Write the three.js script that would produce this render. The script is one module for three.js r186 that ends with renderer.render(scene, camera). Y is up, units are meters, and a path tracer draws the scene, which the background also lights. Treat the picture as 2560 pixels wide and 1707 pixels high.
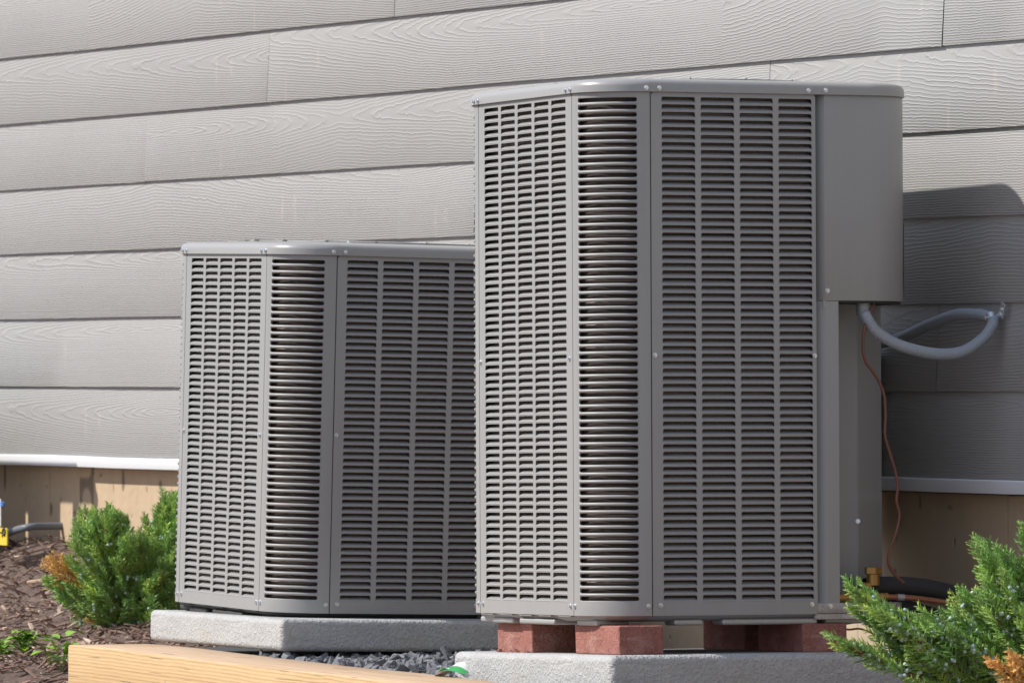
import * as THREE from 'three';
import { mergeGeometries, mergeVertices, toCreasedNormals } from 'three/addons/utils/BufferGeometryUtils.js';
import { ConvexGeometry } from 'three/addons/geometries/ConvexGeometry.js';
import { RoundedBoxGeometry } from 'three/addons/geometries/RoundedBoxGeometry.js';

// ---------------------------------------------------------------- camera, sky, sun, exposure
const scene = new THREE.Scene();
const camera = new THREE.PerspectiveCamera(4.931, 1024 / 682, 0.5, 600);
camera.position.set(14, 0.61, 6.826);
camera.lookAt(14 - Math.cos(0.3988), 0.61 + 0.003184, 6.826 - Math.sin(0.3988));
camera.focus = 15.3;
camera.userData.fStop = 22;
scene.add(camera);

const SUN_AZ = 23.5, SUN_EL = 42.5;                 // degrees; azimuth from the wall's normal towards the left
const sun = new THREE.DirectionalLight(new THREE.Color(1, 0.955, 0.88), 3.55);
{
  const e = SUN_EL * Math.PI / 180, a = SUN_AZ * Math.PI / 180;
  sun.position.set(-1.2 - 12 * Math.cos(e) * Math.sin(a), 0.5 + 12 * Math.sin(e), 0.5 + 12 * Math.cos(e) * Math.cos(a));
  sun.target.position.set(-1.2, 0.5, 0.5);
}
sun.castShadow = true;
sun.shadow.radius = 2.2;
sun.shadow.mapSize.set(4096, 4096);
Object.assign(sun.shadow.camera, { left: -7, right: 7, top: 5, bottom: -5, near: 0.5, far: 30 });
scene.add(sun, sun.target);

{
  const w = 256, h = 128, d = new Float32Array(w * h * 4);
  for (let j = 0; j < h; j++) for (let i = 0; i < w; i++) {
    const el = (j + 0.5) / h * Math.PI - Math.PI / 2;
    const s = Math.max(0, Math.sin(el));
    const t = Math.pow(s, 0.42);
    const k = (j * w + i) * 4;
    d[k] = 1.14 + (0.27 - 1.14) * t; d[k + 1] = 1.15 + (0.37 - 1.15) * t; d[k + 2] = 1.17 + (0.60 - 1.17) * t; d[k + 3] = 1;
  }
  const sky = new THREE.DataTexture(d, w, h, THREE.RGBAFormat, THREE.FloatType);
  sky.mapping = THREE.EquirectangularReflectionMapping; sky.magFilter = sky.minFilter = THREE.LinearFilter; sky.needsUpdate = true;
  scene.background = sky; scene.environment = sky;
  scene.backgroundIntensity = 1; scene.environmentIntensity = 0.80;
}

const renderer = new THREE.WebGLRenderer({ antialias: true });
renderer.setSize(1024, 682);
renderer.toneMapping = THREE.LinearToneMapping;
renderer.toneMappingExposure = 1.48;
renderer.shadowMap.enabled = true;
renderer.shadowMap.type = THREE.PCFSoftShadowMap;

// ---------------------------------------------------------------- helpers
function rng(seed) { let s = seed >>> 0; return () => { s = (s + 0x6D2B79F5) | 0; let t = Math.imul(s ^ (s >>> 15), 1 | s); t = (t + Math.imul(t ^ (t >>> 7), 61 | t)) ^ t; return ((t ^ (t >>> 14)) >>> 0) / 4294967296; }; }
const lerp = (a, b, t) => a + (b - a) * t, clamp = (x, a = 0, b = 1) => Math.min(b, Math.max(a, x));
const sst = (a, b, x) => { const t = clamp((x - a) / (b - a)); return t * t * (3 - 2 * t); };
function hash2(x, y, s) { let h = Math.imul(x, 374761393) + Math.imul(y, 668265263) + Math.imul(s, 2147483647 ^ 0x5bd1e995); h = Math.imul(h ^ (h >>> 13), 1274126177); h ^= h >>> 16; return (h >>> 0) / 4294967296; }
function vn(x, y, s = 1) { const xi = Math.floor(x), yi = Math.floor(y); let u = x - xi, v = y - yi; u = u * u * (3 - 2 * u); v = v * v * (3 - 2 * v); return lerp(lerp(hash2(xi, yi, s), hash2(xi + 1, yi, s), u), lerp(hash2(xi, yi + 1, s), hash2(xi + 1, yi + 1, s), u), v) * 2 - 1; }
const fbm = (x, y, s, n = 3) => { let a = 0, k = 1, t = 0; for (let i = 0; i < n; i++) { a += vn(x, y, s + i * 17) * k; t += k; x *= 2.03; y *= 2.03; k *= 0.5; } return a / t; };

function tex(w, h, fn, srgb) {   // fn(u, v) -> grey number or [r,g,b] linear 0..1
  const d = new Uint8Array(w * h * 4);
  const enc = (c) => 255 * clamp(srgb ? (c <= 0.0031308 ? 12.92 * c : 1.055 * Math.pow(Math.max(c, 0), 1 / 2.4) - 0.055) : c);
  for (let j = 0; j < h; j++) for (let i = 0; i < w; i++) {
    const r = fn((i + 0.5) / w, (j + 0.5) / h, i, j), k = (j * w + i) * 4;
    if (Array.isArray(r)) { d[k] = enc(r[0]); d[k + 1] = enc(r[1]); d[k + 2] = enc(r[2]); } else { d[k] = d[k + 1] = d[k + 2] = enc(r); }
    d[k + 3] = 255;
  }
  const t = new THREE.DataTexture(d, w, h, THREE.RGBAFormat);
  t.wrapS = t.wrapT = THREE.RepeatWrapping; t.magFilter = THREE.LinearFilter; t.minFilter = THREE.LinearMipmapLinearFilter; t.generateMipmaps = true;
  if (srgb) t.colorSpace = THREE.SRGBColorSpace;
  t.needsUpdate = true; return t;
}
const lin = (r, g, b) => new THREE.Color().setRGB(r, g, b);
const std = (o) => new THREE.MeshStandardMaterial({ side: THREE.DoubleSide, ...o });

const used = {};
function numbered(name) { const n = used[name] = (used[name] ?? -1) + 1; return n ? `${name}_${String(n).padStart(3, '0')}` : name; }
function shade(o) { o.traverse((m) => { if (m.isMesh) { m.castShadow = true; m.receiveShadow = true; } }); return o; }
function thing(name, label, category, group) {
  const g = new THREE.Group(); g.name = numbered(name); g.userData = { label, category }; if (group) g.userData.group = group; scene.add(g); return g;
}
function part(parent, name, geom, mat, label) {
  const m = new THREE.Mesh(geom, mat);
  parent.userData.kids = parent.userData.kids || {};
  const n = parent.userData.kids[name] = (parent.userData.kids[name] ?? -1) + 1;
  m.name = n ? `${name}_${String(n).padStart(3, '0')}` : name;
  if (label) m.userData.label = label;
  parent.add(m); return m;
}
// grid surface from rows of points
function grid(rows, { uv, close = false, flip = false } = {}) {
  const nr = rows.length, nc = rows[0].length, pos = [], uvs = [], idx = [];
  for (let i = 0; i < nr; i++) for (let j = 0; j < nc; j++) { pos.push(...rows[i][j]); const w = uv ? uv(i, j) : [j / (nc - 1), i / (nr - 1)]; uvs.push(w[0], w[1]); }
  for (let i = 0; i < nr - 1; i++) for (let j = 0; j < (close ? nc : nc - 1); j++) {
    const a = i * nc + j, b = i * nc + (j + 1) % nc, c = a + nc, d = b + nc;
    if (flip) idx.push(a, c, b, b, c, d); else idx.push(a, b, c, b, d, c);
  }
  const g = new THREE.BufferGeometry();
  g.setAttribute('position', new THREE.Float32BufferAttribute(pos, 3)); g.setAttribute('uv', new THREE.Float32BufferAttribute(uvs, 2)); g.setIndex(idx);
  g.computeVertexNormals(); return g;
}
const plain = (g) => { const o = g.index ? g.toNonIndexed() : g; for (const k of Object.keys(o.attributes)) if (!['position', 'normal', 'uv'].includes(k)) o.deleteAttribute(k); return o; };
const merge = (list) => mergeGeometries(list.map(plain));
const box = (w, h, d, x = 0, y = 0, z = 0) => new THREE.BoxGeometry(w, h, d).translate(x, y, z);
const rbox = (w, h, d, r, x = 0, y = 0, z = 0, s = 3) => new RoundedBoxGeometry(w, h, d, s, r).translate(x, y, z);
const cyl = (r1, r2, h, n = 16) => new THREE.CylinderGeometry(r1, r2, h, n);
function tube(pts, r, seg = 60, rad = 10) { return new THREE.TubeGeometry(new THREE.CatmullRomCurve3(pts.map((p) => new THREE.Vector3(...p)), false, 'centripetal'), seg, r, rad, false); }
// metre uv from positions by dominant normal
function boxUV(g, s = 1) {
  const o = g.index ? g.toNonIndexed() : g; const p = o.attributes.position, n = o.attributes.normal, uv = new Float32Array(p.count * 2);
  for (let i = 0; i < p.count; i += 3) {
    let nx = 0, ny = 0, nz = 0; for (let k = 0; k < 3; k++) { nx += Math.abs(n.getX(i + k)); ny += Math.abs(n.getY(i + k)); nz += Math.abs(n.getZ(i + k)); }
    for (let k = 0; k < 3; k++) { const x = p.getX(i + k), y = p.getY(i + k), z = p.getZ(i + k);
      const w = ny >= nx && ny >= nz ? [x, z] : nx >= nz ? [z + 0.37, y] : [x, y];
      uv[(i + k) * 2] = w[0] * s; uv[(i + k) * 2 + 1] = w[1] * s; }
  }
  o.setAttribute('uv', new THREE.BufferAttribute(uv, 2)); return o;
}

// ---------------------------------------------------------------- materials
function grainTex(seed) {
  const L = 3.7, Hh = 0.205, r = rng(seed);
  const segs = []; let x = -0.5; while (x < L + 0.5) { const len = 0.8 + r() * 1.1; segs.push([x, r() < 0.5 ? 1 : -1]); x += len; }
  const y0 = 0.10 + r() * 0.07, slope = 0.024 + r() * 0.014;
  return tex(2048, 256, (u, v) => {
    const X = u * L, Y = v * Hh;
    const wig = 0.0021 * fbm(X * 9, Y * 30, seed, 2) + 0.0008 * vn(X * 60, Y * 70, seed + 5) + 0.0004 * vn(X * 160, Y * 120, seed + 6);
    const yc = y0 + 0.022 * vn(X * 0.9, 0.5, seed + 9);
    const dd = 0.030 + slope * 1.7 * (Math.abs(((X * 0.40 + seed * 0.37) % 2) - 1) * 2 - 0.55) + 0.010 * vn(X * 1.7, 0.2, seed + 3);
    const yy = Y - yc;
    const rho = Math.sqrt(yy * yy * 1.15 + dd * dd) + wig;
    const wide = sst(0.0, 0.05, Math.abs(yy));
    const sp = lerp(0.0060, 0.0052, wide);
    const q = rho / sp, fr = q - Math.floor(q), ring = Math.floor(q);
    const amp = 0.55 + 0.45 * hash2(ring, 3, seed) ;
    const patch = 0.55 + 0.45 * fbm(X * 1.6, Y * 9, seed + 11, 2);
    const ridge = Math.exp(-Math.pow((fr - 0.5) / 0.13, 2));
    const fine = 0.05 * vn(X * 90, Y * 900, seed + 21) + 0.04 * vn(X * 300, Y * 900, seed + 22);
    return clamp(0.25 + 0.62 * ridge * amp * clamp(patch + 0.35, 0.25, 1) + fine);
  }, false);
}
const grains = [11, 23, 37, 41, 59].map(grainTex);
const sideCols = [1, 2, 3].map((s) => tex(1024, 64, (u, v) => {
  const X = u * 3.7, Y = v * 0.205;
  let m = 0.97 + 0.025 * s * 0.7 + 0.03 * fbm(X * 2.2, Y * 8, s * 7, 3) + 0.015 * vn(X * 30, Y * 60, s * 9);
  let c = [0.385 * m, 0.378 * m, 0.370 * m];
  const r = rng(s * 91 + 5);
  for (let k = 0; k < 4; k++) {                                // touch-up paint dabs left by the painters
    const cx = r() * 3.7, cy = 0.02 + r() * 0.09, w = 0.004 + r() * 0.006, hh = 0.015 + r() * 0.035;
    const a = Math.exp(-Math.pow((X - cx + 0.1 * (Y - cy)) / w, 2)) * sst(hh, hh * 0.6, Math.abs(Y - cy)) * (0.5 + 0.5 * vn(X * 200, Y * 60, k));
    c = [lerp(c[0], 0.60, a * 0.55), lerp(c[1], 0.53, a * 0.55), lerp(c[2], 0.45, a * 0.55)];
  }
  return c;
}, true));
const sidingMats = [];
for (let i = 0; i < 5; i++) sidingMats.push(std({ map: sideCols[i % 3], bumpMap: grains[i], bumpScale: 0.0015, roughness: 0.62 }));

const foundTexC = tex(2048, 256, (u, v) => {
  const X = u * 8, Y = v * 1;
  const m = 1 + 0.10 * fbm(X * 1.3, Y * 2.5, 301, 3) + 0.07 * fbm(X * 22, Y * 1.2, 305, 2) + 0.05 * fbm(X * 60, Y * 60, 309, 2);
  let c = [0.50 * m, 0.375 * m, 0.245 * m];
  const g = sst(0.25, 0.6, fbm(X * 0.9, Y * 2.1, 315, 3)); c = [lerp(c[0], 0.50, g * 0.4), lerp(c[1], 0.42, g * 0.4), lerp(c[2], 0.32, g * 0.4)];
  const p = vn(X * 22, Y * 14, 321), p2 = vn(X * 45, Y * 30, 325);
  const pit = sst(0.74, 0.9, p) + 0.8 * sst(0.80, 0.92, p2); c = c.map((q) => q * (1 - 0.55 * clamp(pit)));
  const jx = Math.abs(((X + 0.42) % 1.22) - 0.61); if (jx < 0.004) c = c.map((q) => q * 0.8);
  return c;
}, true);
const foundTexB = tex(2048, 256, (u, v) => {
  const X = u * 8, Y = v * 1;
  const p = vn(X * 22, Y * 14, 321), p2 = vn(X * 45, Y * 30, 325);
  const jx = Math.abs(((X + 0.42) % 1.22) - 0.61);
  return clamp(0.6 + 0.12 * fbm(X * 60, Y * 60, 331, 3) - 0.5 * sst(0.74, 0.9, p) - 0.4 * sst(0.8, 0.92, p2) - (jx < 0.004 ? 0.12 : 0));
}, false);
const concreteMat = std({ map: foundTexC, bumpMap: foundTexB, bumpScale: 0.006, roughness: 0.9 });

const stipB = tex(1024, 1024, (u, v) => {
  const x = u * 0.5, y = v * 0.5;
  return clamp(0.5 + 0.30 * vn(x * 260, y * 260, 401) + 0.18 * vn(x * 520, y * 520, 402) + 0.14 * vn(x * 110, y * 110, 403));
}, false);
const stipC = tex(512, 512, (u, v) => {
  const x = u * 0.5, y = v * 0.5;
  const m = 1 + 0.12 * fbm(x * 18, y * 18, 411, 4) + 0.10 * vn(x * 260, y * 260, 401);
  const d = sst(0.25, 0.65, fbm(x * 9 + 3, y * 14, 417, 3)) * 0.35;
  return [lerp(0.40 * m, 0.37, d), lerp(0.40 * m, 0.33, d), lerp(0.395 * m, 0.27, d)];
}, true);
for (const t of [stipB, stipC]) t.repeat.set(2, 2);
const padMat = std({ map: stipC, bumpMap: stipB, bumpScale: 0.0024, roughness: 0.92 });

const brickTex = tex(512, 512, (u, v) => {
  const x = u * 0.4, y = v * 0.4;
  const m = 1 + 0.22 * fbm(x * 40, y * 40, 501, 4) + 0.25 * vn(x * 420, y * 420, 502);
  const w = sst(0.15, 0.6, fbm(x * 16 + 9, y * 30, 505, 3));
  return [lerp(0.28 * m, 0.40, w * 0.4), lerp(0.115 * m, 0.26, w * 0.4), lerp(0.092 * m, 0.22, w * 0.4)];
}, true);
const brickB = tex(512, 512, (u, v) => clamp(0.5 + 0.25 * vn(u * 160, v * 160, 511) + 0.25 * vn(u * 70, v * 70, 512)), false);
for (const t of [brickTex, brickB]) t.repeat.set(2.5, 2.5);
const brickMat = std({ map: brickTex, bumpMap: brickB, bumpScale: 0.002, roughness: 0.95 });

const bladePaint = std({ color: lin(0.297, 0.293, 0.286), roughness: 0.45 });
const dustTex = tex(1024, 1024, (u, v) => {                 // dust, rain streaks and scuffs on the painted sheet
  const st = vn(u * 190, v * 5, 661) * 0.5 + vn(u * 90, v * 3, 663) * 0.5, pa = fbm(u * 7, v * 5, 665, 3), sp = vn(u * 420, v * 420, 667);
  const m = 1 + 0.022 * st + 0.035 * pa + (sp > 0.86 ? -0.10 : 0), d = 0.22 * sst(0.1, 0.7, fbm(u * 5 + 4, v * 9, 669, 3));
  return [lerp(0.298 * m, 0.318, d), lerp(0.294 * m, 0.303, d), lerp(0.286 * m, 0.278, d)];
}, true);
const paint = std({ map: dustTex, roughness: 0.42 });
const capPaint = std({ color: lin(0.31, 0.304, 0.296), roughness: 0.34 });
const zinc = std({ color: lin(0.72, 0.73, 0.75), metalness: 0.9, roughness: 0.38 });
const galvTex = tex(512, 512, (u, v) => { const m = 0.42 + 0.10 * fbm(u * 14, v * 14, 601, 3) + 0.05 * vn(u * 60, v * 60, 603); return [m, m * 1.0, m * 1.0]; }, true);
galvTex.repeat.set(4, 4);
const galv = std({ map: galvTex, metalness: 0.55, roughness: 0.52 });
const coilMat = std({ color: lin(0.125, 0.097, 0.082), roughness: 0.75, metalness: 0.2,
  bumpMap: tex(256, 64, (u, v) => 0.5 + 0.5 * Math.sin(u * Math.PI * 2 * 32), false), bumpScale: 0.002 });
const tubeMat = std({ color: lin(0.15, 0.117, 0.098), roughness: 0.5, metalness: 0.4 });
const brass = std({ color: lin(0.36, 0.215, 0.07), metalness: 0.75, roughness: 0.42 });
const copper = std({ color: lin(0.34, 0.15, 0.085), metalness: 0.55, roughness: 0.5 });
const rubber = std({ color: lin(0.035, 0.034, 0.034), roughness: 0.85 });
const white = std({ color: lin(0.80, 0.81, 0.83), roughness: 0.38 });

// ---------------------------------------------------------------- house wall: lap siding, flashing, foundation
{
  const house = thing('house_wall', 'house wall of grey wood-grain lap siding above white flashing and tan concrete foundation', 'house wall');
  const XL = -5.65, XR = 0.336, dy = 0.173;
  const lines = [[1.4158, 1.4125], [1.2437, 1.2394], [1.0705, 1.0728], [0.9029, 0.9029], [0.7342, 0.733], [0.5587, 0.5615], [0.3809, 0.3916]];
  for (let k = 1; k < 8; k++) lines.unshift([1.4158 + dy * k, 1.4125 + dy * k]);
  const joints = { 7: [-2.897], 8: [-3.712, -0.0213], 9: [-4.562, -0.8457], 10: [-6.2, -2.42], 11: [-7.3, -1.62], 12: [-3.74, -0.05], 13: [-2.4, 1.3] };
  const X0 = -9, X1 = 4;
  lines.forEach(([yl, yr], c) => {
    const js = joints[c] ? [...joints[c]] : [-7 + ((c * 1.37) % 3.6), -3.4 + ((c * 1.37) % 3.6)];
    if (joints[c]) { js.unshift(js[0] - 3.69); js.push(js[js.length - 1] + 3.69); }
    const cuts = [X0, ...js.filter((x) => x > X0 + 0.1 && x < X1 - 0.1), X1];
    for (let b = 0; b + 1 < cuts.length; b++) {
      const gapAt = (x) => (Math.abs(x + 3.712) < 0.01 || Math.abs(x + 4.562) < 0.01 ? 0.0004 : 0.0010);
      const a = cuts[b] + gapAt(cuts[b]), e = cuts[b + 1] - gapAt(cuts[b + 1]), n = Math.max(4, Math.round((e - a) / 0.12)), sd = c * 13 + b * 7;
      const off = hash2(c, b, 77), rows = [], hB = 0.206, tilt = 0.0088 / dy;
      const prof = [[hB, -0.0086], [hB, 0], [0.0014, 0], [0.0004, -0.0006], [0, -0.0016], [0, -0.0086]];
      const lipz = 0.0012 * (hash2(b, c, 5) - 0.5);
      for (const [py, pz] of prof) {
        const row = [];
        for (let i = 0; i <= n; i++) {
          const x = lerp(a, e, i / n), t = (x - XL) / (XR - XL);
          const wy = 0.0011 * fbm(x * 1.3, sd, 701, 2), wz = 0.0010 * fbm(x * 1.7, sd, 705, 2) * (1 - py / hB);
          row.push([x, lerp(yl, yr, t) + py + (py < 0.1 ? wy : 0), pz - py * tilt + wz + lipz * (1 - py / hB)]);
        }
        rows.push(row);
      }
      const vv = [1, 1, 0.006, 0.002, 0, 0];
      const g = toCreasedNormals(grid(rows, { uv: (i, j) => [(lerp(a, e, j / n)) / 3.7 + off, vv[i] * 0.98 + 0.01], flip: true }), 0.6);
      const bd = part(house, 'siding_board', g, sidingMats[(c * 2 + b * 3) % 5]);
    }
  });
  // white metal flashing under the lowest course
  const rows = [], n = 80, prof = [[0.004, -0.012], [0.004, 0.0035], [0.0015, 0.0052], [-0.0215, 0.0042], [-0.0230, 0.0036], [-0.0230, -0.034]];
  for (const [py, pz] of prof) { const r = []; for (let i = 0; i <= n; i++) { const x = lerp(X0, X1, i / n), t = (x - XL) / (XR - XL); r.push([x, lerp(0.3809, 0.3916, t) + py - 0.004 + 0.0014 * fbm(x * 1.9, 3, 711, 2), pz + 0.0012 * fbm(x * 2.2, 8, 712, 2)]); } rows.push(r); }
  part(house, 'flashing', toCreasedNormals(grid(rows, { flip: true }), 0.5), white, 'white metal flashing strip between siding and concrete');
  const fg = box(X1 - X0, 0.92, 0.22, (X0 + X1) / 2, -0.10, -0.148);
  const uv = fg.attributes.uv, p = fg.attributes.position; for (let i = 0; i < p.count; i++) uv.setXY(i, p.getX(i) / 8, p.getY(i) + 0.4);
  part(house, 'foundation', fg, concreteMat, 'tan poured concrete foundation with small pits');
  part(house, 'wall_core', box(X1 - X0, 2.4, 0.2, (X0 + X1) / 2, 1.57, -0.13), std({ color: lin(0.3, 0.25, 0.2), roughness: 0.9 }));
}

// ---------------------------------------------------------------- condenser units
const h = 0.344, R = 0.115, A = h - R, P = 0.01432;
const K = h - 0.0015;                                      // sheet outer face sits here
const screwGeo = merge([cyl(0.0046, 0.0048, 0.0012, 14).rotateX(Math.PI / 2).translate(0, 0, 0.0006), cyl(0.0032, 0.0034, 0.0036, 6).rotateX(Math.PI / 2).translate(0, 0, 0.003)]);

function louverGeo(w) {
  const prof = [[0.0001, -0.01265], [0.0005, -0.0122], [0.0007, -0.0115], [0.0004, -0.0106], [-0.0008, -0.0096], [-0.0032, -0.0082], [-0.0070, -0.0064], [-0.0106, -0.0050]];
  const xs = [-0.5, -0.485, -0.455, -0.42, 0, 0.42, 0.455, 0.485, 0.5];
  return grid(prof.map(([u, v], k) => xs.map((s) => { const x = s * (w + 0.0012 - 0.0055 * sst(0.0005, 0.011, -u)), e = (0.5 - Math.abs(s)) * w, ra = sst(-0.0002, 0.0052, e); return [x, v, u > 0 ? u * ra : u]; })));
}
function slotPath(x0, x1, yt, r = 0.0024) {
  const p = new THREE.Path(), yb = yt - (P - 0.0020), s = 0.0010;
  p.moveTo(x0, yb); p.lineTo(x1, yb); p.lineTo(x1 - s * 0.6, yt - r); p.quadraticCurveTo(x1 - s, yt, x1 - s - r, yt);
  p.lineTo(x0 + s + r, yt); p.quadraticCurveTo(x0 + s, yt, x0 + s * 0.6, yt - r); p.lineTo(x0, yb); return p;
}
function makeUnit(name, label, rows, keepFront, panMat) {
  const H = rows * P + 0.0327, U = thing(name, label, 'air conditioner', 'outdoor air conditioner units');
  const slotW = 0.0705, LG = louverGeo(slotW);
  const yt = (j) => H - 0.0088 - j * P;
  function flatPanel(u0, u1, cols, turn, solo) {
    const s = new THREE.Shape(), top = H + 0.008;
    s.moveTo(u0, 0); s.lineTo(u1, 0); s.lineTo(u1, H - 0.006); s.lineTo(u1 - 0.004, H - 0.001); s.lineTo(u1 - 0.004, top); s.lineTo(u0 + 0.004, top); s.lineTo(u0 + 0.004, H - 0.001); s.lineTo(u0, H - 0.006); s.lineTo(u0, 0);
    for (const c of cols) for (let j = 0; j < rows; j++) s.holes.push(slotPath(c, c + slotW, yt(j)));
    const g = new THREE.ExtrudeGeometry(s, { depth: 0.0012, bevelEnabled: false, curveSegments: 3 }).translate(0, 0, K - 0.0012);
    const flange = merge([g, box(0.0012, H, 0.016, u0 + 0.0006, H / 2, K - 0.0092), box(0.0012, H, 0.016, u1 - 0.0006, H / 2, K - 0.0092)]);
    const m = part(U, 'side_panel', flange, paint); m.rotation.y = turn;
    const rest = []; let left = solo;
    for (let c = cols.length - 1; c >= 0; c--) for (let j = 0; j < rows; j++) {
      const x = cols[c] + slotW / 2;
      const tw = (hash2(c * 97 + j, rows, 31) - 0.5) * 0.012 * (hash2(c, j, 33) < 0.12 ? 2.5 : 1);
      if (left-- > 0) { const q = part(m, 'louver', LG, bladePaint); q.position.set(x, yt(j), K); q.rotation.z = tw * 0.35; } else rest.push(LG.clone().rotateZ(tw * 0.35).translate(x, yt(j), K));
    }
    if (rest.length) { const r = part(m, 'louver', merge(rest), bladePaint); r.userData.kind = 'stuff'; }
    return m;
  }
  const xCols = [0, 1, 2, 3].map((i) => -0.2063 + i * 0.0815), zCols = [0, 1, 2, 3, 4].map((i) => -0.2 + i * 0.0824);
  const east = flatPanel(-A + 0.001, 0.1164, xCols, Math.PI / 2, 4 * rows); east.userData.label = 'shaded louvered side panel with four columns of slots';
  const front = flatPanel(-A + 0.001, A - 0.001, zCols, 0, keepFront); front.userData.label = 'sunlit louvered side panel with five columns of slots';
  // plain rear sheets
  part(U, 'rear_panel', box(A + h - 0.008, H, 0.0012, (A - h) / 2 + 0.001, H / 2, K - 0.0006), paint).rotation.y = -Math.PI / 2;
  part(U, 'rear_panel', box(h + 0.12, H, 0.0012, (h - 0.12) / 2, H / 2, K - 0.0006), paint).rotation.y = Math.PI;

  part(U, 'unseen_rear_post', box(0.05, H, 0.05, -h + 0.011, H / 2, -h + 0.026), paint);  // out of view; sticks out to keep sun off the wall behind
  // rounded corner panels with long rounded slots
  const ph1 = 12 * Math.PI / 180, ph2 = 76.5 * Math.PI / 180, RR = R - 0.0015;
  const pt = (phi, y, out = 0) => [A + (RR + out) * Math.sin(phi), y, A + (RR + out) * Math.cos(phi)];
  const hs = 0.0038;                                        // half height of a slot
  const half = (phi) => { const d = Math.min(phi - ph1, ph2 - phi) * RR; return d <= 0 ? 0 : d >= hs ? hs : Math.sqrt(hs * hs - (hs - d) * (hs - d)); };
  const st = []; for (let i = 0; i <= 6; i++) st.push(ph1 + (1 - Math.cos(i / 6 * Math.PI / 2)) * hs / RR); for (let i = 1; i < 16; i++) st.push(lerp(ph1 + hs / RR, ph2 - hs / RR, i / 16)); for (let i = 0; i <= 6; i++) st.push(ph2 - (1 - Math.sin(i / 6 * Math.PI / 2)) * hs / RR);
  const barGeo = (() => {
    const N = 12, rowsB = [];
    for (let k = 0; k <= N; k++) {
      const t = lerp(-1, 1, k / N), tau = t * 2.0;
      rowsB.push(st.map((phi) => {
        const hh = half(phi), w = P / 2 - hh, q = sst(0, 1, hh / hs);
        const v = lerp(t * P / 2, Math.sin(clamp(tau, -Math.PI / 2, Math.PI / 2)) * w * (Math.abs(tau) > Math.PI / 2 ? 1 - 0.25 * (Math.abs(tau) - Math.PI / 2) : 1), q);
        const u = lerp(0, -0.0016 + 0.0036 * Math.cos(tau), q);
        return pt(phi, v, u);
      }));
    }
    return grid(rowsB);
  })();
  const cy = (j) => H - 0.0147 - j * P;
  const sheet = (() => {
    const list = [], strip = (f0, f1, y0, y1, n) => { const a = [], b = []; for (let i = 0; i <= n; i++) { const f = lerp(f0, f1, i / n); a.push(pt(f, y0)); b.push(pt(f, y1)); } return grid([a, b]); };
    const g0 = 0.012, top = H + 0.008;
    list.push(strip(g0, ph1, 0, top, 5), strip(ph2, Math.PI / 2 - g0, 0, top, 6));
    const yT = cy(0), yB = cy(rows - 1);
    // the edges above the first and below the last slot roll in a little
    list.push(grid([[...st].map((f) => pt(f, yT + half(f), -0.002 * sst(0, 1, half(f) / hs))), st.map((f) => pt(f, yT + half(f) + 0.0012, 0)), st.map((f) => pt(f, top))]));
    list.push(grid([st.map((f) => pt(f, 0)), st.map((f) => pt(f, yB - half(f) - 0.0012, 0)), st.map((f) => pt(f, yB - half(f), -0.002 * sst(0, 1, half(f) / hs)))]));
    // returned flanges at both seams
    for (const f of [g0, Math.PI / 2 - g0]) list.push(grid([[pt(f, 0), pt(f, H)], [pt(f, 0, -0.016), pt(f, H, -0.016)]]));
    return merge(list);
  })();
  const near = part(U, 'corner_panel', sheet, paint, 'rounded corner panel with long rounded slots');
  for (let j = 0; j + 1 < rows; j++) part(near, 'grille_bar', barGeo, paint).position.y = (cy(j) + cy(j + 1)) / 2;
  for (const turn of [-Math.PI / 2]) {
    const c = part(U, 'corner_panel', sheet, paint); c.rotation.y = turn;
    const bars = []; for (let j = 0; j + 1 < rows; j++) bars.push(barGeo.clone().translate(0, (cy(j) + cy(j + 1)) / 2, 0));
    part(c, 'grille_bar', merge(bars), paint).userData.kind = 'stuff';
  }
  // outline of a rounded square, inset from h
  const outline = (inset, y, n = 14, rs = R) => { const o = [], hh = h - inset;
    for (let c = 0; c < 4; c++) { const sx = [1, 1, -1, -1][c], sz = [1, -1, -1, 1][c];
      const rr = Math.max(0.02, (c === 1 ? rs : R) - inset), a = hh - rr;
      for (let i = 0; i <= n; i++) { const f = (i / n) * Math.PI / 2 + [0, 1, 2, 3][c] * Math.PI / 2; o.push([sx * a + rr * Math.sin(f), y, sz * a + rr * Math.cos(f)]); } }
    return o; };
  // top cap
  const cp = [[-0.0008, -0.0002], [-0.0035, 0], [-0.0038, 0.0010], [-0.0034, 0.0118], [-0.0028, 0.0150], [-0.0006, 0.0192], [0.0032, 0.0226], [0.0085, 0.0246], [0.017, 0.0258], [0.05, 0.0280], [0.062, 0.0285]];
  const ring = cp.map(([i, y]) => outline(i, H + y, 14, R));
  const N0 = ring[0].length, circ = (r, y) => Array.from({ length: N0 }, (_, k) => { const [x, , z] = ring[0][k], l = Math.hypot(x, z); return [x / l * r, y, z / l * r]; });
  ring.push(circ(0.272, H + 0.0285), circ(0.268, H + 0.026), circ(0.268, H - 0.05));
  const cap = part(U, 'top_cap', grid(ring, { close: true }), capPaint, 'rounded sheet-metal top cap');
  const wires = []; for (let k = 0; k < 9; k++) wires.push(new THREE.TorusGeometry(0.06 + k * 0.026, 0.0018, 5, 48).rotateX(Math.PI / 2).translate(0, H + 0.0335 - 0.0004 * k, 0));
  for (let k = 0; k < 8; k++) wires.push(cyl(0.002, 0.002, 0.56, 6).rotateZ(Math.PI / 2).rotateY(k * Math.PI / 8).translate(0, H + 0.0318, 0));
  part(U, 'fan_guard', merge(wires), paint);
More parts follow.
